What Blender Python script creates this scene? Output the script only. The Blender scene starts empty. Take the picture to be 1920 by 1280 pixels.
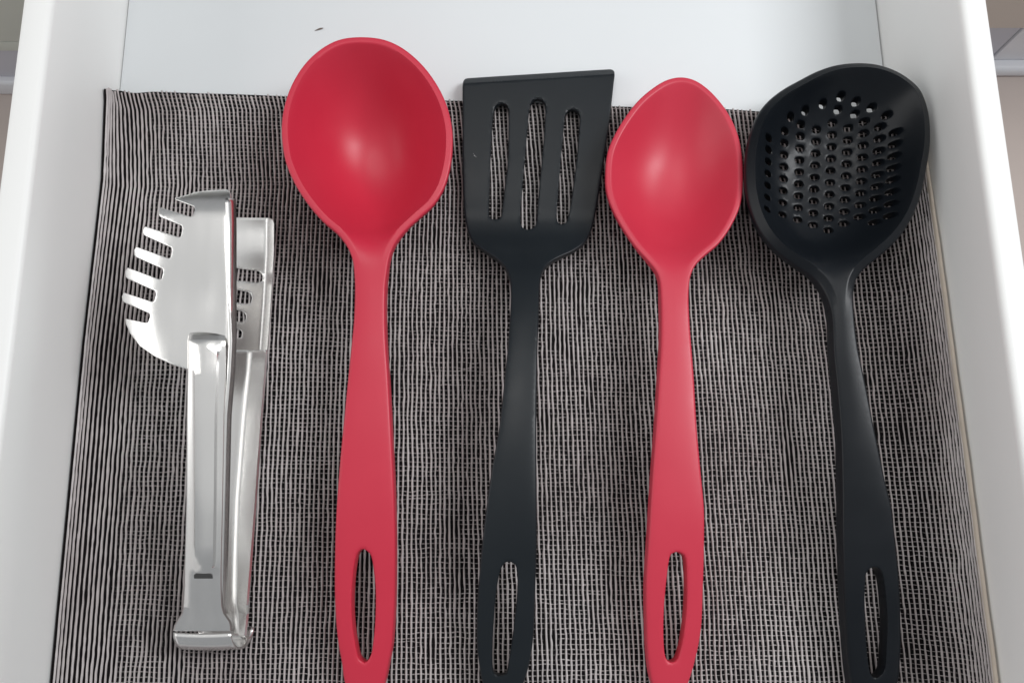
import bpy, math, random
import numpy as np
from mathutils import Vector, geometry

random.seed(4); rng = np.random.default_rng(7)
SC = bpy.context.scene
COL = SC.collection

# ------------------------------------------------------------------ camera
F_PX, TILT, CAM_H = 1600.0, math.radians(12.0), 0.44
cam_d = bpy.data.cameras.new('camera'); cam = bpy.data.objects.new('camera', cam_d); COL.objects.link(cam)
cam.location = (0, 0, CAM_H); cam.rotation_euler = (TILT, 0, 0)
cam_d.sensor_width = 36.0; cam_d.lens = 36.0 * F_PX / 1920.0
cam_d.clip_start = 0.01; cam_d.clip_end = 50
SC.camera = cam

# ------------------------------------------------------------------ world, lamps, exposure
w = bpy.data.worlds.new('World'); SC.world = w; w.use_nodes = True
bg = w.node_tree.nodes['Background']
bg.inputs[0].default_value = (0.94, 0.97, 1.0, 1); bg.inputs[1].default_value = 0.34

def area_light(name, loc, target, sx, sy, power, col):
    d = bpy.data.lights.new(name, 'AREA'); d.shape = 'RECTANGLE'; d.size = sx; d.size_y = sy
    d.energy = power; d.color = col
    o = bpy.data.objects.new(name, d); COL.objects.link(o); o.location = loc
    o.rotation_euler = (Vector(target) - Vector(loc)).to_track_quat('-Z', 'Y').to_euler()
    return o
area_light('ceiling_lamp', (-0.10, 0.62, 1.75), (0, 0.1, 0), 0.60, 0.36, 4.5, (1.0, 0.985, 0.96))
area_light('window_light', (1.05, 0.38, 1.30), (0, 0.12, 0), 0.40, 0.8, 17.5, (0.97, 0.985, 1.0))
area_light('ceiling_bounce', (-0.25, 0.45, 2.05), (-0.2, 0.35, 0), 2.7, 2.5, 7.0, (1.0, 0.99, 0.97))
area_light('side_fill', (-1.7, 0.15, 0.95), (0, 0.12, 0), 1.3, 1.1, 9, (1.0, 0.99, 0.97))  # added fill from the left, brightens the right drawer wall
SC.view_settings.view_transform = 'Standard'; SC.view_settings.look = 'None'
SC.view_settings.gamma = 1.0; SC.view_settings.exposure = -0.12
SC.cycles.max_bounces = 8

# ------------------------------------------------------------------ helpers
_ct, _st = math.cos(TILT), math.sin(TILT)
def P(px, py, z=0.0):
    """point of the world at height z seen at a pixel of the 1920x1280 photograph"""
    px = np.asarray(px, float); py = np.asarray(py, float)
    a = (px - 960) / F_PX; b = -(py - 640) / F_PX
    dx, dy, dz = a, b * _ct + _st, b * _st - _ct
    s = (CAM_H - z) / (-dz)
    return np.stack([dx * s, dy * s, np.zeros_like(dx) + z], -1)

def empty(name, loc, label=None, cat=None, group=None):
    o = bpy.data.objects.new(name, None); COL.objects.link(o); o.location = loc
    o.empty_display_size = 0.02
    tag(o, label, cat, group); return o
def tag(o, label=None, cat=None, group=None, kind=None):
    if label: o['label'] = label
    if cat: o['category'] = cat
    if group: o['group'] = group
    if kind: o['kind'] = kind
    return o

def link_mesh(name, me, mat, parent=None):
    me.materials.clear(); me.materials.append(mat)
    o = bpy.data.objects.new(name, me); COL.objects.link(o)
    if parent is not None:
        o.parent = parent
        o.location = -Vector(parent.location)
    return o

def mesh_from(name, V, F, smooth=True, angle=50):
    me = bpy.data.meshes.new(name)
    me.from_pydata([tuple(map(float, v)) for v in V], [], [tuple(int(i) for i in f) for f in F])
    me.validate(); me.update()
    if smooth:
        me.shade_smooth(); me.set_sharp_from_angle(angle=math.radians(angle))
    return me

def closed_spline(pts, n):
    """closed Catmull-Rom, resampled to n equal steps (pts may have any dimension)"""
    p = np.asarray(pts, float); m = len(p); out = []
    for i in range(m):
        p0, p1, p2, p3 = p[i-1], p[i], p[(i+1) % m], p[(i+2) % m]
        l = max(np.linalg.norm(p2-p1), 1e-9)
        m1 = (p2-p0) / max(np.linalg.norm(p1-p0)+l, 1e-9) * l
        m2 = (p3-p1) / max(np.linalg.norm(p3-p2)+l, 1e-9) * l
        for t in np.linspace(0, 1, 16, endpoint=False):
            t2, t3 = t*t, t*t*t
            out.append((2*t3-3*t2+1)*p1+(t3-2*t2+t)*m1+(-2*t3+3*t2)*p2+(t3-t2)*m2)
    q = np.array(out); return resample(q, n)
def resample(q, n):
    qq = np.vstack([q, q[:1]]); L = np.concatenate([[0], np.cumsum(np.linalg.norm(np.diff(qq, axis=0), axis=1))])
    s = np.linspace(0, L[-1], n, endpoint=False)
    return np.stack([np.interp(s, L, qq[:, k]) for k in range(qq.shape[1])], -1)
def ccw(p):
    a = np.sum(p[:, 0]*np.roll(p[:, 1], -1) - np.roll(p[:, 0], -1)*p[:, 1])
    return p if a > 0 else p[::-1].copy()
def normals_in(p):
    t = np.roll(p, -1, 0) - np.roll(p, 1, 0); t /= np.maximum(np.linalg.norm(t, axis=1), 1e-12)[:, None]
    return np.stack([-t[:, 1], t[:, 0]], -1)
def inside(pts, poly):
    x, y = pts[:, 0], pts[:, 1]; r = np.zeros(len(pts), bool)
    x1, y1 = poly[:, 0], poly[:, 1]; x2, y2 = np.roll(x1, -1), np.roll(y1, -1)
    for i in range(len(poly)):
        c = (y1[i] > y) != (y2[i] > y)
        if c.any():
            xi = (x2[i]-x1[i])*(y[c]-y1[i])/(y2[i]-y1[i]) + x1[i]
            k = np.where(c)[0]; r[k] ^= x[c] < xi
    return r
def dist(pts, poly):
    a = poly; b = np.roll(poly, -1, 0); ab = b-a; l2 = np.maximum((ab**2).sum(1), 1e-16)
    out = np.empty(len(pts))
    for i in range(0, len(pts), 2000):
        q = pts[i:i+2000, None, :]
        t = np.clip(((q-a)*ab).sum(2)/l2, 0, 1)
        out[i:i+2000] = np.sqrt((((a+t[..., None]*ab)-q)**2).sum(2)).min(1)
    return out

def plate(outline, holes, ztop, zbot, r, res, rings=(), cuts=(), extra=None, hole_r=None, loops=None):
    """solid with a rounded upper edge over a plan outline with holes.
    ztop/zbot(xy, d_outline) -> heights; returns list of (V,F) split at the cut lines y=const (top to bottom)"""
    outline = ccw(outline); holes = [ccw(h) for h in holes]; hole_r = hole_r or r
    pts, edges = [], []
    def add_loop(p):
        b = len(pts); pts.extend(p); n = len(p)
        edges.extend((b+i, b+(i+1) % n) for i in range(n))
    add_loop(outline)
    for h in holes: add_loop(h)
    for lp in (loops or ()): add_loop(lp)
    cand = []
    nin = normals_in(outline)
    for k in tuple(r*f for f in (0.08, 0.3, 0.62, 1.0)) + tuple(rings):
        c = outline + nin*k; c = c[dist(c, outline) > k*0.93]; cand.append(c)
    for h in holes:
        nh = -normals_in(h)
        for f in (0.1, 0.4, 1.0):
            cand.append(h + nh*hole_r*f)
    lo, hi = outline.min(0), outline.max(0)
    gx = np.arange(lo[0], hi[0], res); gy = np.arange(lo[1], hi[1], res*0.866)
    G = np.stack(np.meshgrid(gx, gy), -1); G[1::2, :, 0] += res*0.5; G = G.reshape(-1, 2)
    keep = inside(G, outline); G = G[keep]; dG = dist(G, outline); 
    k = dG > r*1.25
    for rr in rings: k &= np.abs(dG-rr) > res*0.35
    G = G[k]
    if loops: 
        for lp in loops: G = G[dist(G, lp) > res*0.45]
    cand.append(G)
    if extra is not None: cand.append(extra)
    cand = np.vstack(cand); cand = cand[inside(cand, outline)]
    for yc in cuts: cand = cand[np.abs(cand[:, 1]-yc) > 0.00035]
    for h in holes:
        near = (np.abs(cand-h.mean(0)) < np.ptp(h, axis=0)/2+0.002).all(1)
        idx = np.where(near)[0]
        if len(idx):
            bad = inside(cand[idx], h) | (dist(cand[idx], h) < hole_r*0.06)
            cand = np.delete(cand, idx[bad], 0)
    pts.extend(cand)
    for yc in cuts:
        b = len(pts); xs = np.arange(lo[0]-0.001, hi[0]+0.0012, 0.0005)
        pts.extend((x, yc) for x in xs); edges.extend((b+i, b+i+1) for i in range(len(xs)-1))
    res_ = geometry.delaunay_2d_cdt([Vector((float(p[0]), float(p[1]))) for p in pts], edges, [], 0, 1e-7)
    V = np.array([(v.x, v.y) for v in res_[0]]); T = np.array([f for f in res_[2] if len(f) == 3])
    cen = V[T].mean(1); ok = inside(cen, outline)
    for h in holes:
        near = np.where((np.abs(cen-h.mean(0)) < np.ptp(h, axis=0)/2+0.0005).all(1))[0]
        if len(near): ok[near[inside(cen[near], h)]] = False
    T = T[ok]
    p0, p1, p2 = V[T[:, 0]], V[T[:, 1]], V[T[:, 2]]
    ar = (p1[:, 0]-p0[:, 0])*(p2[:, 1]-p0[:, 1])-(p2[:, 0]-p0[:, 0])*(p1[:, 1]-p0[:, 1])
    T[ar < 0] = T[ar < 0][:, ::-1]
    d0 = dist(V, outline); drop = np.zeros(len(V))
    def rnd(d, r):
        u = np.clip(r-d, 0, r); return r-np.sqrt(np.maximum(r*r-u*u, 0))
    drop = rnd(d0, r)
    for h in holes:
        near = np.where((np.abs(V-h.mean(0)) < np.ptp(h, axis=0)/2+hole_r*1.5).all(1))[0]
        if len(near): drop[near] = np.maximum(drop[near], rnd(dist(V[near], h), hole_r))
    zt = ztop(V, d0); zb = zbot(V, d0); zt2 = zt-drop; zb = np.minimum(zb, zt2-0.0004)
    n = len(V); VV = np.vstack([np.column_stack([V, zt2]), np.column_stack([V, zb])])
    FF = [tuple(t) for t in T] + [(t[2]+n, t[1]+n, t[0]+n) for t in T]
    cnt = {}
    for t in T:
        for a, b in ((t[0], t[1]), (t[1], t[2]), (t[2], t[0])):
            cnt[(a, b)] = 1
    for (a, b) in cnt:
        if (b, a) not in cnt: FF.append((a, a+n, b+n, b))
    return VV, FF

def split_link(names, VV, FF, ycuts, mat, root, angle=50):
    """one smooth solid, linked as several parts (cut across at y=const) that keep its shading"""
    me = mesh_from('whole', VV, FF, True, angle)
    cn = np.empty(len(me.loops)*3); me.corner_normals.foreach_get('vector', cn); cn = cn.reshape(-1, 3)
    bounds = [1e9] + list(ycuts) + [-1e9]; out = []
    polys = [(tuple(p.vertices), p.loop_start) for p in me.polygons]
    V = np.array([v.co[:] for v in me.vertices])
    for k, nm in enumerate(names):
        used = {}; vs = []; fs = []; nn = []
        for vi, ls in polys:
            cy = sum(V[i, 1] for i in vi)/len(vi)
            if not (bounds[k+1] < cy <= bounds[k]): continue
            f = []
            for q, i in enumerate(vi):
                if i not in used: used[i] = len(vs); vs.append(V[i])
                f.append(used[i]); nn.append(cn[ls+q])
            fs.append(f)
        m2 = mesh_from(nm, vs, fs, True, 180)
        try: m2.normals_split_custom_set([tuple(map(float, x)) for x in nn])
        except Exception as e: print('normals', nm, e)
        out.append(link_mesh(nm, m2, mat, root))
    bpy.data.meshes.remove(me)
    return out

class ZProfile:
    """height of the middle line along the tool, given at photo rows"""
    def __init__(s, rows, pxc, tilt=0.0):
        s.tilt = tilt; s.pxc = pxc
        s.rows = np.array(sorted(rows)); py = np.linspace(s.rows[0, 0], s.rows[-1, 0], 400)
        z = s.sm(py); s.Y = P(np.full_like(py, pxc), py, z)[:, 1]; s.z = z
    def sm(s, py):
        x, y = s.rows[:, 0], s.rows[:, 1]
        m = np.gradient(y, x)
        i = np.clip(np.searchsorted(x, py)-1, 0, len(x)-2); h = x[i+1]-x[i]; t = np.clip((py-x[i])/h, 0, 1)
        return (2*t**3-3*t**2+1)*y[i]+(t**3-2*t**2+t)*h*m[i]+(-2*t**3+3*t**2)*y[i+1]+(t**3-t**2)*h*m[i+1]
    def at(s, Y):
        o = np.argsort(s.Y); return np.interp(Y, s.Y[o], s.z[o])
    def base(s, xy):
        return s.at(xy[:, 1]) + s.tilt*(xy[:, 0]-(s.pxc-960)/F_PX*0.41)
    def world(s, pts):
        pts = np.asarray(pts, float); return P(pts[:, 0], pts[:, 1], s.sm(pts[:, 1])+s.tilt*(pts[:, 0]-s.pxc)/F_PX*0.41)[:, :2]

def nearest(pts, poly):
    a = poly; ab = np.roll(poly, -1, 0)-a; l2 = np.maximum((ab**2).sum(1), 1e-16); out = np.empty_like(pts); dd = np.empty(len(pts))
    for i in range(0, len(pts), 1500):
        q = pts[i:i+1500, None, :]; t = np.clip(((q-a)*ab).sum(2)/l2, 0, 1); c = a+t[..., None]*ab
        d = ((c-q)**2).sum(2); k = d.argmin(1); r = np.arange(len(k)); out[i:i+1500] = c[r, k]; dd[i:i+1500] = np.sqrt(d[r, k])
    return dd, out
class Membrane:
    """soap-film height over a closed outline: 0 on the outline, 1 at its deepest, smooth in between"""
    def __init__(s, poly, h=0.0006):
        s.poly = ccw(poly); s.h = h; lo, hi = poly.min(0)-2*h, poly.max(0)+2*h; s.lo = lo
        nx, ny = np.ceil((hi-lo)/h).astype(int)+1
        X = np.stack(np.meshgrid(lo[0]+h*np.arange(nx), lo[1]+h*np.arange(ny), indexing='ij'), -1)
        m = inside(X.reshape(-1, 2), s.poly).reshape(nx, ny); f = np.zeros((nx, ny))
        i, j = np.indices((nx, ny)); red = ((i+j) % 2 == 0) & m; blk = ((i+j) % 2 == 1) & m; om = 1.92
        # cells just outside mirror the ones inside, so the outline stays a smooth zero line
        near = np.zeros_like(m)
        for a in (-1, 0, 1):
            for b in (-1, 0, 1): near |= np.roll(np.roll(m, a, 0), b, 1)
        gi = np.where((near & ~m).ravel())[0]; gx = X.reshape(-1, 2)[gi]; _, q = nearest(gx, s.poly); mir = 2*q-gx
        for it in range(600):
            for k in (red, blk):
                n = np.zeros_like(f); n[1:-1, 1:-1] = (f[2:, 1:-1]+f[:-2, 1:-1]+f[1:-1, 2:]+f[1:-1, :-2]+1.0)/4
                f = np.where(k, f+om*(n-f), f)
            if it % 5 == 4:
                s.f = f; g = -s.samp(mir); f.ravel()[gi] = 0.5*f.ravel()[gi]+0.5*g
        s.f = f/f.max()
    def samp(s, xy):
        g = (xy-s.lo)/s.h; n = np.array(s.f.shape)-2; g = np.clip(g, 0, n); i = np.floor(g).astype(int); t = g-i; x, y = i.T; a, b = t.T
        f = s.f; return (f[x, y]*(1-a)+f[x+1, y]*a)*(1-b)+(f[x, y+1]*(1-a)+f[x+1, y+1]*a)*b
    def at(s, xy, edge=0.0007):
        d, q = nearest(xy, s.poly); ins = inside(xy, s.poly); out = np.where(ins, s.samp(xy), 0.0)
        k = np.where(ins & (d < edge) & (d > 1e-9))[0]
        if len(k):
            n = (xy[k]-q[k])/d[k][:, None]; v = s.samp(q[k]+n*edge); out[k] = v*d[k]/edge
        return np.clip(out, 0, 1)

# ------------------------------------------------------------------ materials
def new_mat(name):
    m = bpy.data.materials.new(name); m.use_nodes = True
    nt = m.node_tree; return m, nt, nt.nodes['Principled BSDF']
def N(nt, t, **kw):
    n = nt.nodes.new(t)
    for k, v in kw.items():
        if hasattr(n, k): setattr(n, k, v)
        else: n.inputs[k].default_value = v
    return n
def surface(name, col, rough, var=0.06, scale=40, bump=0.05, bscale=600, metal=0.0, rvar=0.08, spec=0.5, coat=0.0, stretch=(1, 1, 1), broad=None):
    m, nt, b = new_mat(name); L = nt.links
    tc = N(nt, 'ShaderNodeTexCoord'); mp = N(nt, 'ShaderNodeMapping'); mp.inputs['Scale'].default_value = stretch
    L.new(tc.outputs['Object'], mp.inputs[0])
    n1 = N(nt, 'ShaderNodeTexNoise', Scale=scale, Detail=4.0); L.new(mp.outputs[0], n1.inputs['Vector'])
    mx = N(nt, 'ShaderNodeMix', data_type='RGBA')
    c = np.array(col)
    mx.inputs['A'].default_value = (*np.clip(c*(1-var), 0, 1), 1); mx.inputs['B'].default_value = (*np.clip(c*(1+var), 0, 1), 1)
    L.new(n1.outputs['Fac'], mx.inputs['Factor']); out = mx.outputs['Result']
    if broad:                                      # tint that varies over larger areas
        n3 = N(nt, 'ShaderNodeTexNoise', Scale=broad[0], Detail=2.0); L.new(tc.outputs['Object'], n3.inputs['Vector'])
        r3 = N(nt, 'ShaderNodeMapRange'); r3.inputs['From Min'].default_value = 0.3; r3.inputs['From Max'].default_value = 0.7
        L.new(n3.outputs['Fac'], r3.inputs['Value'])
        m3 = N(nt, 'ShaderNodeMix', data_type='RGBA'); m3.inputs['A'].default_value = (*broad[1], 1); m3.inputs['B'].default_value = (*broad[2], 1)
        L.new(r3.outputs[0], m3.inputs['Factor'])
        m4 = N(nt, 'ShaderNodeMix', data_type='RGBA', blend_type='MULTIPLY'); m4.inputs['Factor'].default_value = 1.0
        L.new(out, m4.inputs['A']); L.new(m3.outputs['Result'], m4.inputs['B']); out = m4.outputs['Result']
    L.new(out, b.inputs['Base Color'])
    n2 = N(nt, 'ShaderNodeTexNoise', Scale=bscale, Detail=3.0); L.new(mp.outputs[0], n2.inputs['Vector'])
    mr = N(nt, 'ShaderNodeMapRange'); mr.inputs['To Min'].default_value = rough-rvar; mr.inputs['To Max'].default_value = rough+rvar
    L.new(n1.outputs['Fac'], mr.inputs['Value']); L.new(mr.outputs[0], b.inputs['Roughness'])
    bp = N(nt, 'ShaderNodeBump', Strength=bump, Distance=0.0004); L.new(n2.outputs['Fac'], bp.inputs['Height'])
    L.new(bp.outputs[0], b.inputs['Normal'])
    b.inputs['Metallic'].default_value = metal; b.inputs['Specular IOR Level'].default_value = spec
    b.inputs['Coat Weight'].default_value = coat
    return m
M_WHITE = surface('white_laminate', (0.76, 0.785, 0.80), 0.42, 0.015, 12, 0.04, 900)
M_WALL = surface('white_drawer_side', (0.90, 0.90, 0.885), 0.45, 0.02, 12, 0.04, 900)
M_RED = surface('red_nylon', (0.58, 0.026, 0.058), 0.40, 0.03, 60, 0.05, 1500)
M_RED2 = surface('red_nylon_lit', (0.59, 0.033, 0.066), 0.42, 0.03, 60, 0.05, 1500)  # same nylon as the ladle; lightened in colour for its better-lit shallow bowl
M_BLACK = surface('black_nylon', (0.006, 0.008, 0.011), 0.34, 0.10, 60, 0.06, 1500, spec=0.26)
M_SPAT = surface('charcoal_nylon', (0.009, 0.0125, 0.016), 0.36, 0.10, 60, 0.06, 1500, spec=0.30)
M_STEEL = surface('brushed_steel', (0.88, 0.87, 0.855), 0.24, 0.01, 30, 0.012, 500, metal=1.0, rvar=0.045, stretch=(8, 1, 8))
M_WARP = surface('grey_vinyl_warp', (0.53, 0.495, 0.485), 0.42, 0.18, 160, 0.10, 2500, broad=(9, (0.70, 0.66, 0.665), (1.12, 1.12, 1.13)))
M_WEFT = surface('grey_vinyl_weft', (0.39, 0.36, 0.352), 0.5, 0.35, 160, 0.10, 2500, broad=(9, (0.68, 0.64, 0.645), (1.10, 1.10, 1.11)))
M_BACK = surface('dark_mat_backing', (0.004, 0.003, 0.0035), 0.9, 0.3, 200, 0.2, 2000, spec=0.15)
M_EDGE = surface('cream_mat_edge', (0.55, 0.48, 0.40), 0.6, 0.15, 120, 0.2, 2000)
M_PANEL = surface('taupe_cabinet_front', (0.66, 0.59, 0.53), 0.5, 0.04, 10, 0.05, 400)
M_PANEL2 = surface('sage_cabinet_front', (0.66, 0.69, 0.63), 0.5, 0.04, 10, 0.05, 400)
M_PLINTH = surface('pale_plinth', (0.60, 0.60, 0.66), 0.4, 0.03, 10, 0.04, 400)
M_TRIM = surface('white_trim', (0.82, 0.83, 0.87), 0.35, 0.02, 10, 0.04, 400)
M_FLOOR = surface('taupe_floor', (0.58, 0.50, 0.46), 0.5, 0.10, 6, 0.1, 200)
M_DARK = surface('dark_gap', (0.03, 0.03, 0.03), 0.7, 0.1, 20, 0.05, 400)
M_FLECK = surface('brown_fleck', (0.16, 0.12, 0.10), 0.7, 0.3, 900, 0.2, 3000)

def box(name, lo, hi, mat, parent, bevel=0.002):
    import bmesh
    bm = bmesh.new(); bmesh.ops.create_cube(bm, size=1)
    for v in bm.verts:
        v.co = [lo[i]+(v.co[i]+0.5)*(hi[i]-lo[i]) for i in range(3)]
    if bevel: bmesh.ops.bevel(bm, geom=bm.edges[:], offset=bevel, segments=3, affect='EDGES', profile=0.5)
    me = bpy.data.meshes.new(name); bm.to_mesh(me); bm.free(); me.shade_smooth(); me.set_sharp_from_angle(angle=math.radians(40))
    return link_mesh(name, me, mat, parent)

# ------------------------------------------------------------------ room floor and the cabinet under the drawer
FLZ = -0.445
fl = mesh_from('floor', [(-3, -3, FLZ), (3, -3, FLZ), (3, 3, FLZ), (-3, 3, FLZ)], [(0, 1, 2, 3)], False)
tag(link_mesh('floor', fl, M_FLOOR), kind='structure')
cab = empty('base_cabinet', (0, 0.5, FLZ), 'kitchen base cabinet with taupe fronts and white plinth below the open drawer', 'cabinet')
box('cabinet_front', (0.02, 0.50, -0.357), (1.1, 0.519, -0.03), M_PANEL, cab)
box('cabinet_front', (-1.1, 0.472, -0.336), (0.014, 0.491, -0.03), M_PANEL2, cab)
box('front_rail', (-1.1, 0.474, -0.356), (0.014, 0.491, -0.339), M_PANEL2, cab, 0.001)
box('shadow_gap', (-1.1, 0.520, -0.37), (1.1, 0.53, -0.03), M_DARK, cab, 0)
box('added_dark_counter', (-1.1, 0.455, 0.135), (1.1, 1.05, 0.175), M_DARK, cab, 0.004)  # unseen dark counter, added to darken reflections in the black turner
box('dark_opening_sheet', (-0.30, 0.60, -0.03), (0.30, 0.61, 0.134), M_DARK, cab, 0)  # unseen dark sheet for the cabinet's shaded inside, added for darker reflections
box('cabinet_front', (0.262, 0.50, -0.027), (1.1, 0.519, 0.130), M_PANEL, cab)
box('cabinet_front', (-1.1, 0.472, -0.027), (-0.262, 0.491, 0.130), M_PANEL2, cab)
box('plinth', (0.02, 0.508, -0.428), (0.535, 0.5195, -0.364), M_PLINTH, cab, 0.001)
box('plinth', (0.537, 0.506, -0.428), (1.1, 0.5195, -0.364), M_TRIM, cab, 0.001)
box('plinth', (-1.1, 0.480, -0.418), (0.014, 0.4915, -0.361), M_PLINTH, cab, 0.001)
box('plinth_trim', (0.02, 0.494, -0.4449), (1.1, 0.5195, -0.4285), M_TRIM, cab, 0.005)
box('plinth_trim', (-1.1, 0.472, -0.4449), (0.014, 0.4915, -0.4185), M_TRIM, cab, 0.004)

# ------------------------------------------------------------------ the drawer
RIM = 0.072
drawer = empty('drawer', (0, 0.1, 0), 'open white drawer with thick side panels holding the mat and utensils', 'drawer')
Y0, Y1 = -0.16, 0.46
def xl(y, z):   # left inner face
    return -0.2205 - 0.0008*np.clip((y-0.03)/0.2, -1, 1.5)*1.0
def xr(y, z):   # right inner face, leaning out a little
    f = np.clip((0.25-y)/0.3, -0.3, 1.2); return 0.2108+0.0040*f + (0.0050)*(z/RIM)
def bottom_panel():
    V = []; F = []; ys = np.linspace(Y0, Y1, 24)
    for y in ys:
        a, b = float(xl(y, 0))+0.0007, float(xr(y, 0))-0.0007
        V += [(a, y, -0.010), (a, y, -0.0006), (a+0.0006, y, 0), (b-0.0006, y, 0), (b, y, -0.0006), (b, y, -0.010)]
    for i in range(len(ys)-1):
        for k in range(6): F.append((i*6+(k+1) % 6, i*6+k, (i+1)*6+k, (i+1)*6+(k+1) % 6))
    F.append(tuple(range(6))); F.append(tuple((len(ys)-1)*6+k for k in (5, 4, 3, 2, 1, 0)))
    link_mesh('bottom_panel', mesh_from('bottom_panel', V, F, True, 60), M_WHITE, drawer)
bottom_panel()
def side_panel(fx, sgn, thick):
    prof = [(0, -0.004), (0, 0.002), (0, 0.02), (0, 0.045), (0, RIM-0.0032), (0.0004, RIM-0.0016), (0.0015, RIM-0.0004), (0.0032, RIM),
            (thick-0.003, RIM), (thick-0.001, RIM-0.0008), (thick, RIM-0.003), (thick, -0.03), (0, -0.03)]
    ys = np.linspace(Y0, Y1, 30); V = []; F = []; m = len(prof)
    for y in ys:
        for o, z in prof: V.append((fx(y, max(z, 0)) + sgn*o, y, z))
    for i in range(len(ys)-1):
        for k in range(m):
            a, b, c, d = i*m+k, i*m+(k+1) % m, (i+1)*m+(k+1) % m, (i+1)*m+k
            F.append((a, b, c, d) if sgn > 0 else (d, c, b, a))
    F.append(tuple(range(m))); F.append(tuple((len(ys)-1)*m+k for k in range(m)))
    return link_mesh('side_panel', mesh_from('side_panel', V, F, True, 35), M_WALL, drawer)
box('back_panel', (-0.2195, 0.447, 0.0006), (0.2075, 0.459, 0.068), M_WALL, drawer, 0.0015)
side_panel(xl, -1, 0.0150); side_panel(xr, 1, 0.0138)

# ------------------------------------------------------------------ the woven mat
def smooth_noise(shape, cells, seed):
    r = np.random.default_rng(seed); g = r.standard_normal((cells[0]+3, cells[1]+3))
    u = np.linspace(0, cells[0], shape[0]); v = np.linspace(0, cells[1], shape[1])
    def cub(t): return t*t*(3-2*t)
    i, j = np.floor(u).astype(int), np.floor(v).astype(int); a, b = cub(u-i)[:, None], cub(v-j)[None, :]
    G = lambda di, dj: g[np.ix_(i+di, j+dj)]
    return (G(0, 0)*(1-a)+G(1, 0)*a)*(1-b)+(G(0, 1)*(1-a)+G(1, 1)*a)*b
RAD, RADR = 0.011, 0.030
def hl(y):  # how high the mat climbs the left side
    return np.interp(y, [-0.16, 0.09, 0.18, 0.225, 0.238], [0.009, 0.0125, 0.0105, 0.016, 0.0205])
def hr(y):
    return np.interp(y, [-0.16, -0.06, 0.10, 0.23], [0.036, 0.037, 0.0345, 0.031])
ytop_pts = P([190, 300, 530, 850, 1150, 1420, 1735], [176, 174, 181, 191, 200, 207, 214], 0)
ymat0 = -0.125
NU = 196
def mat_point(u, y):
    """u in 0..1 across the mat (arc length), y along the drawer -> x, y, z and the surface normal in xz"""
    L, R = xl(y, 0)+0.0012, xr(y, 0)-0.0016
    q = math.pi/2*RADR
    h1 = np.maximum(hl(y)-RAD, 0.0); h2 = np.maximum(hr(y)-RADR, 0.0)
    th1 = np.clip(hl(y)/RAD, 0, 1); a1 = np.arccos(1-th1)           # part of the arc if it does not climb past it
    flat = R-L-RAD-RADR
    tot = h1+RAD*a1+flat+q+h2
    s = u*tot
    x = np.empty_like(s); z = np.empty_like(s); nx = np.empty_like(s); nz = np.empty_like(s)
    s1 = s-h1                                       # left wall part
    s2 = s1-RAD*a1
    s3 = s2-flat
    s4 = s3-q
    m = s1 < 0; x[m] = L[m]; z[m] = RAD-s1[m]; nx[m] = 1; nz[m] = 0
    m = (s1 >= 0) & (s2 < 0); an = -s2/RAD
    x[m] = (L+RAD-RAD*np.sin(an))[m]; z[m] = (RAD-RAD*np.cos(an))[m]; nx[m] = np.sin(an)[m]; nz[m] = np.cos(an)[m]
    m = (s2 >= 0) & (s3 < 0); x[m] = (L+RAD+s2)[m]; z[m] = 0; nx[m] = 0; nz[m] = 1
    m = (s3 >= 0) & (s4 < 0); an = s3/RADR
    x[m] = (R-RADR+RADR*np.sin(an)+0.0050*RADR*(1-np.cos(an))/RIM)[m]; z[m] = (RADR-RADR*np.cos(an))[m]; nx[m] = -np.sin(an)[m]; nz[m] = np.cos(an)[m]
    m = s4 >= 0; lean = 0.0050*(RADR+s4)/RIM
    x[m] = (R+lean)[m]; z[m] = (RADR+s4)[m]; nx[m] = -1; nz[m] = 0.07
    # slight waves in the sheet where it lies flat
    wv = 0.0006*(np.sin(x*38+y*9)+0.7*np.sin(y*31-x*14+1.3)+1.2)*np.clip((0.175-np.abs(x))/0.03, 0, 1)
    return x, y, z+wv, nx, nz
yt_u = np.array([0.0, 0.073, 0.213, 0.41, 0.594, 0.76, 1.0]); yt = ytop_pts[:, 1].copy()
yt[0] = 0.2292; yt[-1] = 0.2165; yt[1] = 0.2366
yt_u = np.insert(yt_u, 1, 0.034); yt = np.insert(yt, 1, 0.2350)
def ytop(u): return np.interp(u, yt_u, yt)
mat = empty('drawer_mat', (0, 0.08, 0.0), 'dark grey woven vinyl mat lining the drawer, edges curling up the sides', 'mat')

def build_backing():
    us = np.linspace(0, 1, 240); vs = np.linspace(0, 1, 60); U, Vv = np.meshgrid(us, vs, indexing='ij')
    yy = ymat0+(ytop(U)-ymat0)*Vv
    x, y, z, nx, nz = mat_point(U.ravel(), yy.ravel()); o = 0.0005
    V1 = np.column_stack([x+nx*o, y, z+nz*o]); V0 = np.column_stack([x-nx*0.0003, y, z+0.0001-nz*0.0])
    n = len(V1); m = len(vs); F = []
    for i in range(len(us)-1):
        for j in range(m-1):
            a, b, c, d = i*m+j, (i+1)*m+j, (i+1)*m+j+1, i*m+j+1
            F.append((a, b, c, d)); F.append((d+n, c+n, b+n, a+n))
    for j in range(m-1):
        F.append((j, j+1, j+1+n, j+n)); k = (len(us)-1)*m; F.append((k+j+n, k+j+1+n, k+j+1, k+j))
    for i in range(len(us)-1):
        F.append((i*m+m-1, (i+1)*m+m-1, (i+1)*m+m-1+n, i*m+m-1+n))
    return link_mesh('backing', mesh_from('backing', np.vstack([V1, V0]), F, True, 40), M_BACK, mat)
build_backing()

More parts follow.
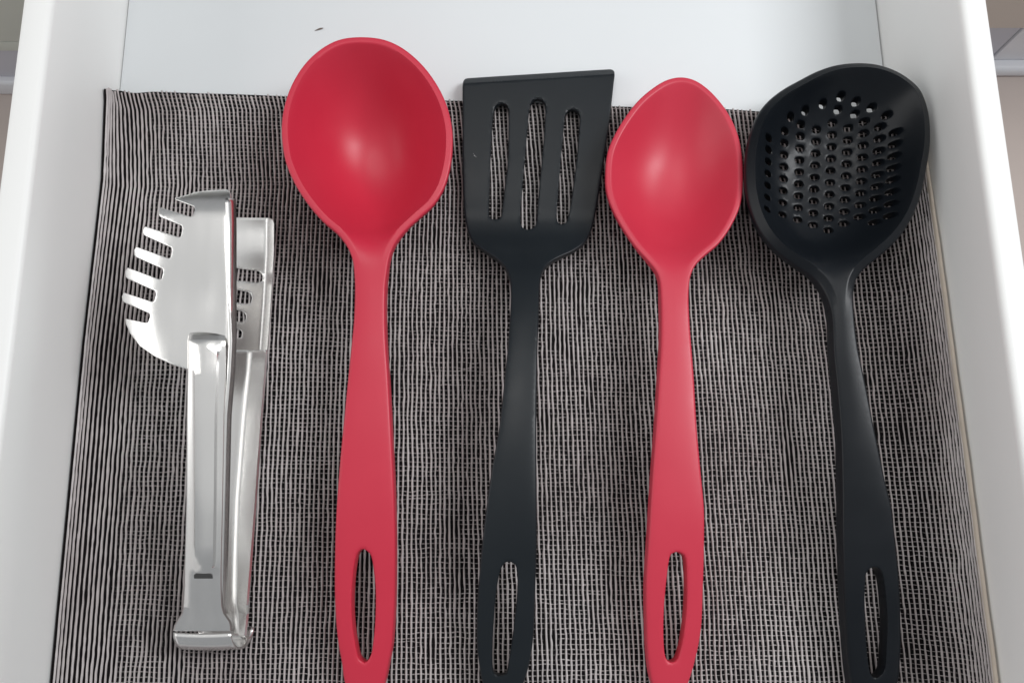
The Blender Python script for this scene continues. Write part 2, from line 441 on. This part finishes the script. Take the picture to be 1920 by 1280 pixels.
def fast_mesh(name, V, Q):
    me = bpy.data.meshes.new(name); n, q = len(V), len(Q)
    me.vertices.add(n); me.vertices.foreach_set('co', np.ascontiguousarray(V, np.float32).ravel())
    me.loops.add(q*4); me.loops.foreach_set('vertex_index', Q.ravel().astype(np.int32))
    me.polygons.add(q); me.polygons.foreach_set('loop_start', np.arange(0, q*4, 4, dtype=np.int32))
    try: me.polygons.foreach_set('loop_total', np.full(q, 4, np.int32))
    except Exception: pass
    me.update(calc_edges=True); me.shade_smooth(); return me
def strips_quads(ns, m, k):
    """ns strands, m stations, k profile points"""
    b = (np.arange(ns)[:, None, None]*m + np.arange(m-1)[None, :, None])*k + np.arange(k-1)[None, None, :]
    return np.stack([b, b+1, b+k+1, b+k], -1).reshape(-1, 4)

PITCH = 1.0/NU
NV = 330
def warp_shift(u, v):
    """sideways wander of a warp strand, in pitches, on a NU x NV style lattice sampled at u,v"""
    return np.zeros_like(u)
wander_lo = smooth_noise((NU, NV), (26, 12), 1)*0.09
wander_hi = smooth_noise((NU, NV), (NU//3, 34), 2)*0.05*np.clip(1+1.2*smooth_noise((NU, NV), (9, 7), 31), 0.2, 2.5) + smooth_noise((NU, NV), (NU-1, 100), 12)*0.04
width_n = smooth_noise((NU, NV), (NU-1, 40), 3)*0.11 + smooth_noise((NU, NV), (NU-1, 150), 13)*0.10
ui = (np.arange(NU)+0.5)*PITCH
edge_calm = np.clip((ui-0.005)/0.05, 0.12, 1)[:, None]
WX = (wander_lo+wander_hi)*edge_calm
def build_warp():
    v = np.linspace(0, 1, NV)[None, :]
    U = np.clip(ui[:, None] + WX*PITCH, 0.0012, 0.9975)
    half = PITCH*np.clip((0.215-0.04*np.clip((ui-0.80)/0.06, 0, 1)[:, None])*(1+width_n) + 0.06*np.clip(1-ui/0.07, 0, 1)[:, None], 0.11, 0.36)
    fr = rng.uniform(-0.0012, 0.0008, NU)[:, None]
    yy = ymat0 + (ytop(U)+fr-ymat0)*v
    lift = 0.00135 + 0.00012*smooth_noise((NU, NV), (NU-1, 120), 5)
    lay = []
    for su, hz in ((-1, 0.30), (-0.62, 0.85), (0.0, 1.0), (0.62, 0.85), (1, 0.30)):
        uu = np.clip(U+su*half, 0, 1)
        x, y, z, nx, nz = mat_point(uu.ravel(), yy.ravel()); o = (lift*hz).ravel()
        lay.append(np.column_stack([x+nx*o, y, z+nz*o]).reshape(NU, NV, 3))
    V = np.stack(lay, 2).reshape(-1, 3)
    o = link_mesh('warp_strand', fast_mesh('warp_strand', V, strips_quads(NU, NV, 5)), M_WARP, mat); tag(o, kind='stuff')
build_warp()
def build_weft():
    NW = 150; per = 5; m = NU*per
    v0 = (np.arange(NW)+0.5)/NW
    us = np.linspace(0.003, 0.997, m)
    jit = smooth_noise((NW, m), (NW-1, NU//2), 6)*0.09 + smooth_noise((NW, m), (NW//3, 14), 7)*0.16
    Vv = np.clip(v0[:, None]+jit/NW, 0.0, 0.997); U = np.broadcast_to(us, Vv.shape)
    # the weft sinks away in patches, so only the long strands show there
    patch = smooth_noise((NW, m), (26, 40), 8)+0.6*smooth_noise((NW, m), (70, NU//2), 9)
    vis = np.clip(1.5+0.6*patch, 0.42, 1)*np.clip((U-0.035)/0.05, 0, 1)
    ph = np.cos(U*NU*2*math.pi)
    hgt = 0.00035+0.00050*vis-0.0001*ph
    wid = (0.085+0.028*smooth_noise((NW, m), (NW-1, NU), 10))*np.clip(0.45+0.7*vis, 0.3, 1)
    wid = np.clip(wid, 0.03, 0.22)/NW
    lay = []
    for sv, hz in ((-1, 0.55), (0, 1.0), (1, 0.55)):
        vv = np.clip(Vv+sv*wid, 0, 0.999); yy = ymat0+(ytop(U)-ymat0)*vv
        x, y, z, nx, nz = mat_point(U.ravel(), yy.ravel()); o = (hgt*hz).ravel()
        lay.append(np.column_stack([x+nx*o, y, z+nz*o]).reshape(NW, m, 3))
    V = np.stack(lay, 2).reshape(-1, 3)
    o = link_mesh('weft_strand', fast_mesh('weft_strand', V, strips_quads(NW, m, 3)), M_WEFT, mat); tag(o, kind='stuff')
build_weft()
def build_edge():   # the pale cut edge of the sheet along the right side
    ys = np.linspace(ymat0, yt[-1], 160); V = []; F = []
    x, y, z, nx, nz = mat_point(np.full_like(ys, 1.0), ys)
    wob = 0.0002*np.sin(ys*60)+0.0001*np.sin(ys*233+1)
    for i in range(len(ys)):
        for dx, dz in ((0.0004, -0.002), (0.0004, 0.0004), (0.0, 0.0008), (-0.0007, 0.0007), (-0.0011, 0.0), (-0.0012, -0.002)):
            V.append((x[i]+dx, y[i], z[i]+dz+wob[i]))
    for i in range(len(ys)-1):
        for k in range(5): F.append((i*6+k, i*6+k+1, i*6+k+7, i*6+k+6))
    link_mesh('cut_edge', mesh_from('cut_edge', V, F, True, 60), M_EDGE, mat)
build_edge()

# ------------------------------------------------------------------ spoons, ladle, skimmer, spatula
def neck_closed(left, right, tip):
    return left, right, tip
def handle_top(zp, crown, cw):
    return lambda xy, d: zp.at(xy[:, 1]) + crown*(1-np.exp(-d/cw))

LADLE_R = [(677.7,68.5),(718.8,73.2),(753.9,88.8),(789,118),(816.4,153.3),(836,192.3),(846.9,235.3),(848.4,274.4),(843.7,313.4),(832,352.5),(812.5,383.7),(785,409),(757.8,434.5),(740,458),(730.5,481.4),(725.8,508.7),(722.6,540),(722,600),(724,650),(727.5,700),(733,800),(738,900),(740,960),(741,1027),(739.6,1130),(735,1205),(729,1240),(720.6,1280),(708,1312),(684,1330)]
LADLE_L = [(660,1312),(646,1280),(640,1240),(633.5,1205),(627.5,1130),(627.5,1027),(630,960),(634,900),(643,800),(653,700),(658,650),(663,600),(664.8,540),(663.3,508.7),(660,485),(650.4,462),(632.8,438.4),(605.5,415),(578,383.7),(554.7,348.6),(537,309.5),(529.3,274),(527.3,235),(533,196),(546.9,157),(570.3,120),(601.6,90.8),(636.7,73.2)]
LADLE_H = [(682,1029),(695,1040),(702,1079),(704.4,1117),(703,1169),(699,1208),(695,1228),(685,1241),(673.5,1233),(667,1208),(661.3,1169),(659.5,1128),(662,1079),(667.5,1045),(673.5,1032)]
SPOON_R = [(1278.8,144),(1306,151),(1333.8,171.6),(1361,204),(1380,240),(1390.5,278),(1394,326),(1392,367.5),(1385,395),(1368,429.4),(1347.5,457),(1323.4,477.5),(1306,494.7),(1296,515),(1292.5,539),(1292,565),(1294,610),(1297,650),(1301,700),(1307,800),(1314,880),(1320.5,950),(1321,1008),(1319,1095),(1314.6,1183),(1303,1241),(1291,1280),(1278,1312),(1256,1328)]
SPOON_L = [(1236,1312),(1222.7,1280),(1215.4,1241),(1212,1183),(1211,1095),(1216,1008),(1219.5,950),(1224,880),(1230,800),(1236,700),(1239,650),(1240,600),(1239,560),(1236.8,525.6),(1230.6,508.4),(1216.9,491),(1192.8,463.8),(1168.8,429.4),(1149.8,395),(1137.8,360.6),(1135.4,326),(1139.5,285),(1151.6,254),(1172,219.7),(1196,188.8),(1223.8,164.7),(1251,149)]
SPOON_H = [(1272,1034.6),(1284,1043),(1287.4,1081),(1287.4,1125),(1284,1168.7),(1276.6,1212.5),(1268,1237),(1257.7,1241),(1249,1234),(1245,1212.5),(1244,1168.7),(1246,1125),(1250.4,1081),(1256,1043),(1262,1036)]
SKIM_R = [(1610.5,114),(1645.6,116.6),(1676.9,126),(1704,140.8),(1727.7,162),(1741,190),(1748,222.8),(1749,265.8),(1743,308.8),(1733.5,355.6),(1720,394.7),(1700,430),(1676.9,457),(1649.5,480.6),(1622,504),(1608.5,523.6),(1602.7,551),(1602,585),(1605,620),(1611,660),(1622,710),(1640,800),(1660,895),(1673,950),(1680,1008),(1688,1095),(1691,1183),(1689.5,1241),(1685,1280),(1672,1312),(1642,1326)]
SKIM_L = [(1610,1312),(1597,1280),(1591.6,1241),(1587,1183),(1583,1095),(1580.5,1008),(1580,950),(1579,880),(1576,800),(1568,710),(1562.5,655),(1561,610),(1558,583),(1551.9,558.8),(1540,535),(1520.6,514),(1489,492),(1458,469),(1430.8,437.7),(1413,402.5),(1402.7,363.4),(1399.5,324),(1401.5,285),(1409,246),(1423,211),(1442.5,185.7),(1470,164),(1501,146.6),(1536,129),(1571,118)]
SKIM_H = [(1638,1062),(1650,1066.6),(1656,1081),(1661.6,1125),(1664,1168.7),(1662,1212.5),(1658.7,1253),(1647,1269),(1636.8,1269),(1630,1256),(1623.7,1198),(1621.4,1139.6),(1621.7,1096),(1625,1072.5)]

def bowl_tool(name, label, cat, zrows, pxc, outl, hole, mat_, neck_py, center, D, rimw, pw, qn, rim_slope=0.0,
              flat=None, fade=0.03, holes_px=None, thick=0.008, crown=0.0008, tilt=0.0, angle=50, bowl_name='bowl', rim_t=0.003):
    zp = ZProfile(zrows, pxc, tilt)
    O = ccw(closed_spline(zp.world(outl), 760)); H = ccw(closed_spline(zp.world(hole), 70))
    yn = float(zp.world([(pxc, neck_py)])[0, 1])            # where the bowl runs out in the neck
    c = zp.world([center])[0]
    # inner bowl outline: the rim set in, closed at the neck
    inner = O + normals_in(O)*rimw
    inner = inner[(inner[:, 1] > yn+0.0005)]
    o = np.argsort(np.arctan2(*(inner-c).T[::-1])); inner = inner[o]
    an = np.arctan2(*(inner-c).T[::-1]); k = np.argmax(np.diff(np.concatenate([an, [an[0]+2*math.pi]])))
    a_, b_ = inner[k], inner[(k+1) % len(inner)]
    mid = [a_*(1-t)+b_*t + np.array([0, -1])*0.010*math.sin(math.pi*t) for t in np.linspace(0.04, 0.96, 24)]
    inner = ccw(np.vstack([inner[:k+1], mid, inner[k+1:]]))
    film = Membrane(inner); outer = inner - normals_in(inner)*rimw; film_o = Membrane(outer)
    def prof(xy, fl=None):
        f = (fl or film).at(xy); wn = np.clip((xy[:, 1]-yn)/fade, 0, 1); f = f*wn*wn*(3-2*wn)
        if flat is None: return 1-(1-f**1.12)**(pw/2)
        f = f**1.1; t = np.clip(f/flat, 0, 1); a = 1-(1-t)**qn
        return a*0.985+0.015*f
    def ztop(xy, d):
        base = zp.base(xy); isb = np.clip((xy[:, 1]-(yn-0.012))/0.03, 0, 1); isb = isb*isb*(3-2*isb)
        hc = crown*(1-np.exp(-d/0.003))*(1-isb)
        rim = -rim_slope*np.clip(1-d/rimw, 0, 1)*isb
        return base+hc+rim-D*prof(xy)
    def zbot(xy, d):
        base = zp.base(xy); isb = np.clip((xy[:, 1]-(yn-0.004))/0.03, 0, 1)
        bb = base-rim_t-rim_slope-(D-rim_t-rim_slope+0.002)*prof(xy, film_o)
        hb = base-thick
        return np.minimum(hb*(1-isb)+bb*isb, ztop(xy, d)-(0.003 if holes_px else 0.0016))
    holes = [H]
    if holes_px:
        for (hx, hy, rx, ry) in holes_px:
            # find the bowl surface under this pixel
            z = float(zp.at(c[1]))-D
            for _ in range(10):
                p = P(hx, hy, z)[:2]; 
                pass
                z = 0.4*z+0.6*float(ztop(p[None], np.array([1.0]))[0])
            if not inside(p[None], inner)[0] or dist(p[None], inner)[0] < 0.004: continue
            t = np.linspace(0, 2*math.pi, 12, endpoint=False)
            holes.append(np.column_stack([p[0]+rx*np.sign(np.cos(t))*np.abs(np.cos(t))**0.8, p[1]+ry*np.sign(np.sin(t))*np.abs(np.sin(t))**0.8]))
    bowlring = ()
    inn = inner; ext = [inn]
    nn = normals_in(inn)
    ext = []
    for f in (-0.0006, 0.0005, 0.0011, 0.0019, 0.0029): ext.append(inn+nn*f)
    V, F = plate(O, holes, ztop, zbot, 0.0011, 0.0019, rings=(), cuts=(yn-0.006,), extra=np.vstack(ext), hole_r=0.00035 if holes_px else 0.001, loops=[inn])
    cy = zp.world([(pxc, 900)])[0]
    root = empty(name, (float(cy[0]), float(cy[1]), 0.0), label, cat)
    return split_link([bowl_name, 'handle'], V, F, [yn-0.006], mat_, root, angle)

bowl_tool('ladle', 'large red ladle with deep round bowl and slotted handle, beside the steel tongs', 'ladle',
          [(50, 0.0455), (100, 0.045), (250, 0.044), (400, 0.0425), (480, 0.041), (540, 0.039), (700, 0.0365), (850, 0.0345), (950, 0.032), (1130, 0.0235), (1250, 0.0165), (1340, 0.0105)], 690,
          LADLE_R+LADLE_L, LADLE_H, M_RED, 518, (690, 262), 0.038, 0.0032, 2.5, 0.9)
bowl_tool('serving_spoon', 'red serving spoon with shallow oval bowl between black turner and black skimmer', 'spoon',
          [(120, 0.0265), (200, 0.0268), (350, 0.028), (480, 0.030), (540, 0.0315), (700, 0.033), (850, 0.0325), (950, 0.0305), (1130, 0.0225), (1250, 0.0155), (1340, 0.010)], 1268,
          SPOON_R+SPOON_L, SPOON_H, M_RED2, 548, (1266, 320), 0.0205, 0.0028, 2.4, 0.7)

def skimmer_holes():
    S = lambda x, y: (1380+x/2.56, 90+y/2.56)
    out = []
    for c_ in range(9):
        for k in range(-8, 8):
            y = 545+25.2*c_+57.2*k
            x = 150+(75.2*c_) - 0.062*(y-600)*(0.35+0.65*c_/8)+3
            if y < 330+ abs(c_-4)*6: continue
            lo = 800+ (4-abs(c_-4.2))*30
            if y > lo: continue
            if c_ in (0,) and y < 400: continue
            px, py = S(x, y); out.append((px, py, 0.0025, 0.0018))
    for x, y in ((505, 232), (418, 268), (577, 258), (333, 300), (490, 296), (652, 287), (725, 322), (262, 330), (572, 318)):
        px, py = S(x, y); out.append((px, py, 0.0022, 0.0019))
    return out
bowl_tool('skimmer', 'black perforated skimmer with wide shallow bowl at the right side of the drawer', 'skimmer',
          [(90, 0.0405), (200, 0.040), (350, 0.0395), (480, 0.039), (560, 0.0385), (700, 0.037), (850, 0.0345), (950, 0.0315), (1130, 0.024), (1250, 0.0165), (1340, 0.010)], 1600,
          SKIM_R+SKIM_L, SKIM_H, M_BLACK, 556, (1575, 300), 0.024, 0.0042, 3.6, 2.4, rim_slope=0.003, fade=0.036, tilt=0.10, holes_px=skimmer_holes())

# turner
TURN = [(871,141),(880,138.8),(1010,130.3),(1142,122.2),(1149,123),(1153.3,130),(1151,156),(1142.5,230.6),(1132,306),(1124,358),(1115,409.4),(1108,433),(1094.4,456),(1073.8,470.3),(1046.3,483),(1027,495.5),(1016,512),(1012,540),(1010,600),(1008,660),(1006,760),(1006,860),(1006.5,950),(1006,1027),(1003,1130),(999,1205),(991,1250),(982,1280),(970,1312),(944,1330),(918,1312),(905,1280),(899,1250),(894,1205),(895,1130),(903,1027),(912,950),(922,880),(936,800),(947,700),(953,640),(957,580),(957.8,540),(954.5,518),(946.6,500),(932.8,486),(908.8,470),(888,454.5),(876.5,431),(870.3,395.6),(867.5,340.6),(866.8,271.9),(867.3,203),(867.4,152)]
TURN_H = [(954,1052),(966,1058),(970,1074),(970,1100),(968.5,1130),(961,1195),(953,1246),(949.5,1262),(935,1266),(924.5,1259),(923.5,1208),(926,1156),(931,1105),(937.6,1071),(945,1056)]
SLOTS = [[(939.7,193),(949,196),(953.6,205),(953.6,222),(951.7,306),(945.5,358),(940.5,400),(937,409),(929,410.5),(920,409.5),(916.8,402),(917.8,358),(920.8,272),(925,213),(930,198)],
         [(1008.4,184),(1018,188),(1022.4,197),(1022.6,214),(1018.8,272),(1011.9,340.6),(1006.7,405),(1003,424),(991.3,430),(979.5,426.6),(976,412),(979.2,357.8),(985,289),(991,222),(993.5,200),(999,188)],
         [(1072,204),(1082,206.5),(1087,214),(1087,230),(1082.4,289),(1073.8,357.8),(1066,405),(1060,418),(1050.5,420.5),(1044.5,412),(1046.3,368),(1051.4,306),(1057.3,240),(1059.5,219),(1064,207.5)]]
def turner():
    zp = ZProfile([(100, 0.0095), (160, 0.0095), (300, 0.0092), (390, 0.0092), (420, 0.0096), (440, 0.0110), (460, 0.0138), (480, 0.0174), (500, 0.0210), (520, 0.0241), (545, 0.0270), (580, 0.0300), (640, 0.0332), (740, 0.0358), (850, 0.0365), (950, 0.0348), (1130, 0.0250), (1250, 0.0165), (1340, 0.0098)], 980)
    O = ccw(closed_spline(zp.world(TURN), 560)); H = [ccw(closed_spline(zp.world(h), 70)) for h in [TURN_H]+SLOTS]
    A, B = zp.world([(871, 139.5), (1150, 122)]); n = np.array([-(B-A)[1], (B-A)[0]]); n /= np.linalg.norm(n)
    yb = float(zp.world([(980, 430)])[0, 1]); yh = float(zp.world([(980, 540)])[0, 1])
    def tipd(xy): return -((xy-A)@n)
    def ztop(xy, d):
        z = zp.at(xy[:, 1]); hd = np.clip((yb-xy[:, 1])/(yb-yh), 0, 1)
        z = z + 0.0008*(1-np.exp(-d/0.003))*hd
        return z - 0.0040*np.clip(1-tipd(xy)/0.0058, 0, 1)
    def zbot(xy, d):
        z = zp.at(xy[:, 1]); hd = np.clip((yb-xy[:, 1])/(yb-yh), 0, 1)
        return np.minimum(z - 0.0034*(1-hd) - 0.008*hd, ztop(xy, d)-0.0011)
    e = []
    for t in np.linspace(0.01, 0.99, 160):
        p = A*(1-t)+B*t
        for q in (0.0056, 0.0060): e.append(p-n*q)
    V, F = plate(O, H, ztop, zbot, 0.0009, 0.0018, cuts=(yh,), extra=np.array(e), hole_r=0.0006)
    c = zp.world([(970, 900)])[0]
    root = empty('slotted_turner', (float(c[0]), float(c[1]), 0), 'black slotted turner with square blade and three slots, between the red ladle and red spoon', 'spatula')
    split_link(['blade', 'handle'], V, F, [yh], M_SPAT, root, 30)
turner()

# ------------------------------------------------------------------ steel tongs
def tongs():
    Z1 = lambda x, y: (100+x/2.783, 320+y/2.783)
    Z2 = lambda x, y: (280+x/2.56, 780+y/2.56)
    root = empty('tongs', (-0.16, 0.06, 0.0), 'stainless steel serving tongs with toothed head lying left of the red ladle', 'tongs')
    zrow = [(330, 0.058), (420, 0.058), (640, 0.054), (780, 0.049), (1060, 0.034), (1130, 0.029), (1200, 0.024)]
    zp = ZProfile(zrow, 390)
    # upper head: outline with the gaps between the teeth
    o = [(727,112),(820,100),(908,97),(922,112),(928,140)]
    right = [(928,300),(928,500),(928,700),(926,900)]
    low = [(890,930),(800,1010),(720,1048),(690,1034),(620,1011),(530,970),(450,915),(400,850),(378,800),(374,770)]
    outl = [Z1(*p) for p in o+right+low]
    left = [(374,770),(482,792),(493,790),(503,760),(500,744),(372,688),(360,678),(356,656),(366,634),
            (514,682),(525,679),(534,645),(530,627),(386,563),(376,552),(374,525),(386,504),
            (554,566),(564,563),(572,528),(568,511),(430,450),(421,440),(420,412),(432,395),
            (601,456),(611,452),(619,418),(615,401),(476,338),(467,328),(467,304),(480,289),
            (655,346),(664,341),(673,304),(669,287),(558,241),(549,230),(549,206),(560,191),
            (716,239),(727,232),(737,204),(733,187),(636,150),(632,140),(648,138)]
    pts = outl[:] + [Z1(*p) for p in left] + [Z1(722, 118)]
    # polyline with straight runs, lightly resampled
    poly = resample(np.array(pts), 900)
    O = zp.world(poly)
    Yt = float(zp.world([(400, 402)])[0, 1]); Yl = float(zp.world([(300, 560)])[0, 1])
    xR = lambda xy: np.interp(xy[:, 1], *np.array(sorted([(float(zp.world([Z1(946, q)])[0, 1]), float(zp.world([Z1(946, q)])[0, 0])) for q in (140, 300, 500, 700, 900)])).T)
    def ztop(xy, d):
        z = zp.at(xy[:, 1]); e = xR(xy)-xy[:, 0]                  # distance from the folded right side
        far = np.clip(xy[:, 1]-(Yt-0.002), 0, None)
        left = np.clip(e-0.018, 0, None)
        bowl = -0.0026*np.exp(-(((e-0.022)/0.014)**2+((xy[:, 1]-Yl)/0.02)**2))
        return z - 0.0035*np.clip(1-e/0.0042, 0, 1)**2 - 20*far**2 - 6.0*left**2 + bowl
    for _ in range(25): O = 0.6*O+0.4*P(poly[:, 0], poly[:, 1], ztop(O, None))[:, :2]
    O = ccw(O)
    V, F = plate(O, [], ztop, lambda xy, d: ztop(xy, d)-0.0012, 0.0004, 0.0015)
    link_mesh('gripping_head', mesh_from('gripping_head', V, F, True, 50), M_STEEL, root)
    # lofted sheet: rows of stations, each a list of (px, py, z)
    def sheet(name, rows, thick=0.0009, closed=False, angle=45):
        k = len(rows[0]); V = [P(a, b, z) for r in rows for (a, b, z) in r]; F = []
        for i in range(len(rows)-1):
            for j in range(k-1): F.append((i*k+j, i*k+j+1, (i+1)*k+j+1, (i+1)*k+j))
        me = mesh_from(name, V, F, True, angle)
        ob = link_mesh(name, me, M_STEEL, root)
        md = ob.modifiers.new('thickness', 'SOLIDIFY'); md.thickness = thick; md.offset = 0
        return ob
    # upper arm: left side wall, ridge with two slopes, flat right shoulder, right side wall
    st = []   # py, left edge, ridge l, ridge r, shoulder, right edge, z
    for py, xl_, r1, r2, xs in ((618,358,372,404,420),(628,355,366,410,424),(640,353.5,362.5,409.5,425),(700,353.5,364,407,424.5),(780,352,364.5,404,421.5),(936,351.5,364.5,402.5,419),(1053,348.5,363.5,401,416.5),(1072,348,366,398,416),(1100,347.5,364,402,416),(1135,345.5,362,405,417),(1150,342,360,407,421),(1164,333,355,411,431),(1172,328.5,352,413,433.5),(1182,326,350,414,434)):
        st.append((py, xl_, r1, r2, xs))
    rows = []
    for i, (py, a, b, c_, d) in enumerate(st):
        z = float(zp.sm(np.array([py]))[0])+0.0012; up = 0.0026 if 640 < py < 1060 else (0.0002 if py < 630 else 0.0006)
        if py > 1060: up = 0.0004
        z -= 0.0045*max(0, min(1, (634-py)/14)); wall = 0.008 if py < 1160 else 0.010
        rows.append([(a, py, z-wall), (a-0.3, py, z-0.0012), (a+2, py, z-0.0002), (b-2.5, py, z), (b+2.5, py, z+up), ((b+c_)/2, py, z+up+0.0002), (c_-2.5, py, z+up), (c_+2.5, py, z), (d-3, py, z-0.0002), (d, py, z-0.0012), (d+0.2, py, z-wall)])
    def fine(rows, n):
        R = np.array(rows); s = np.linspace(0, len(R)-1, n); i = np.clip(s.astype(int), 0, len(R)-2); t = (s-i)[:, None, None]
        return (R[i]*(1-t)+R[i+1]*t).tolist()
    sheet('arm', fine(rows, 60))
    # right side wall of the upper head and arm (bright folded flange)
    fl_rows = []
    for py, x in ((372, 438.5), (420, 440), (520, 440), (640, 440), (700, 437), (780, 430.5), (936, 427), (1053, 424), (1130, 421.5), (1150, 424)):
        z = float(zp.sm(np.array([py]))[0])-0.0016
        xi = x-14 if py < 640 else x-9
        fl_rows.append([(xi-2, py, z+0.0022), (xi+3, py, z+0.0018), (x-4, py, z+0.0002), (x-1.5, py, z-0.0016), (x+2.2, py, z-0.0032)])
    sheet('side_flange', fine(fl_rows, 50))
    # dark patch on the upper arm for the shade in its narrow opening
    z = float(zp.sm(np.array([1080]))[0])+0.0028
    sl = [P(a, b, z) for a, b in ((363.5, 1077), (366, 1075.5), (394, 1075.5), (397.5, 1078), (397.5, 1084), (364, 1084))]
    sl2 = [p-np.array([0, 0, 0.0018]) for p in sl]
    k = len(sl); Fs = [tuple(range(k))]+[(i, i+k, (i+1) % k+k, (i+1) % k) for i in range(k)]
    link_mesh('slot_shade', mesh_from('slot_shade', sl+sl2, Fs, False), M_DARK, root)
    # the folded spring end: from the upper arm round to the lower one
    rows = []
    for a in np.linspace(0, math.pi, 14):
        zc, rr = 0.0140, 0.0112
        z = zc+rr*math.cos(a); 
        base = P(380, 1184, 0.0250)[1]; yy = base-0.0085*math.sin(a)
        row = []
        for xx in (326, 334, 352, 380, 408, 428, 434.5):
            x0 = P(xx, 1184, 0.0250)[0]+0.004*(1-math.cos(a))*0.5
            row.append((x0, yy-0.0006*math.cos((xx-380)/58*1.5), z))
        rows.append(row)
    V = [p for r in rows for p in r]; k = 7; Fs = [(i*k+j, i*k+j+1, (i+1)*k+j+1, (i+1)*k+j) for i in range(13) for j in range(6)]
    ob = link_mesh('spring_bend', mesh_from('spring_bend', V, Fs, True, 60), M_STEEL, root)
    md = ob.modifiers.new('thickness', 'SOLIDIFY'); md.thickness = 0.001; md.offset = 0
    # lower head and arm, lying on the mat
    def lz(py): return float(np.interp(py, [400, 640, 1060, 1200], [0.0036, 0.0034, 0.0032, 0.0034]))
    opx = resample(np.array([(396,408),(440,407.5),(505,408),(511,410),(513.5,417),(513.3,470),(508,560),(502.5,640),(500.5,659),(440,659),(396,659)], float), 420)
    o0 = P(opx[:, 0], opx[:, 1], 0.004)[:, :2]
    rp = P([514.5, 514, 509, 503.3, 501], [405, 470, 560, 640, 662], 0.0115)
    ytip = float(P(450, 446, 0.004)[1])
    def rz(xy, d):
        e = np.interp(xy[:, 1], rp[::-1, 1], rp[::-1, 0])-xy[:, 0]
        t = np.clip(1-e/0.0062, 0, 1)
        return 0.0038+0.0078*t**1.4+12*np.clip(xy[:, 1]-ytip, 0, None)**2*(1-t)
    for _ in range(20): o0 = 0.5*o0+0.5*P(opx[:, 0], opx[:, 1], rz(o0, None))[:, :2]
    slots = []  # cuts that stand in for dark reflections of the upper teeth
    for xe, ya, yb in ((492, 508, 530), (472, 547, 570), (461, 583, 604), (454, 616, 634)):
        dy = 9; m = (ya+yb)/2; h = (yb-ya)/2
        c = [(418, m-h-dy), (xe-8, m-h), (xe-2, m-h*0.6), (xe, m), (xe-2, m+h*0.7), (xe-8, m+h), (418, m+h-dy), (412, m-dy)]
        slots.append(ccw(P(*np.array(resample(np.array(c, float), 36)).T, 0.004)[:, :2]))
    V, F = plate(ccw(o0), slots, rz, lambda xy, d: rz(xy, d)-0.0010, 0.0004, 0.0015)
    link_mesh('gripping_head', mesh_from('gripping_head', V, F, True, 50), M_STEEL, root)
    rows = []
    for py, x0, x1, x2 in ((656, 384, 476, 500.5), (700, 384, 472, 497.5), (780, 384, 464, 491), (936, 384, 452, 480), (1053, 380, 448, 471), (1132, 374, 447, 464.5), (1150, 372, 449, 465), (1194, 372, 452, 460)):
        z = lz(py); wv = 0.0085 if py < 1140 else 0.005
        rows.append([(x0, py, z+0.003), (x0+10, py, z), (x1-16, py, z), (x1-4, py, z+0.0002), (x1, py, z+0.0012), ((x1+x2)/2, py, z+wv*.55), (x2-2, py, z+wv), (x2, py, z+wv-0.0005), (x2+0.5, py, z+0.001)])
    sheet('arm', fine(rows, 50))
tongs()

# ------------------------------------------------------------------ the small fleck on the drawer bottom
def fleck():
    a, b = P(590, 58, 0.0004), P(606, 53, 0.0006); V = []; F = []; n = 9
    for i in range(n):
        t = i/(n-1); c = a*(1-t)+b*t+np.array([0, 0.0002*math.sin(t*3), 0]); r = 0.00015+0.00065*math.sin(math.pi*min(t*0.9+0.1, 1))**1.3*t
        for q in range(6):
            an = q*math.pi/3; V.append((c[0]-0.3*r*math.cos(an), c[1]+r*math.cos(an), c[2]+0.5*r*math.sin(an)))
    for i in range(n-1):
        for q in range(6): F.append((i*6+q, i*6+(q+1) % 6, (i+1)*6+(q+1) % 6, (i+1)*6+q))
    F.append(tuple(range(6))); F.append(tuple((n-1)*6+q for q in range(6)))
    o = link_mesh('crumb', mesh_from('crumb', V, F), M_FLECK)
    tag(o, 'tiny brown fleck on the white drawer bottom above the ladle bowl', 'crumb')
fleck()
def white_crumb():
    V = []; F = []
    for (px, py, r) in ((889.5, 291.5, 0.00042), (892, 293.5, 0.00028), (887.5, 288, 0.00022)):
        c = P(px, py, 0.0096); b = len(V)
        for k in range(6):
            an = k*math.pi/3; q = r*(0.8+0.4*((k*7) % 3)/2); V.append((c[0]+q*math.cos(an), c[1]+q*0.7*math.sin(an), c[2]-0.0003))
        V.append((c[0]+r*0.1, c[1], c[2]+r*0.6))
        F += [(b+k, b+(k+1) % 6, b+6) for k in range(6)]+[tuple(b+k for k in (5, 4, 3, 2, 1, 0))]
    o = link_mesh('crumb', mesh_from('crumb', V, F), M_WHITE)
    tag(o, 'minute white crumbs on the black turner blade left of its slots', 'crumb')
white_crumb()
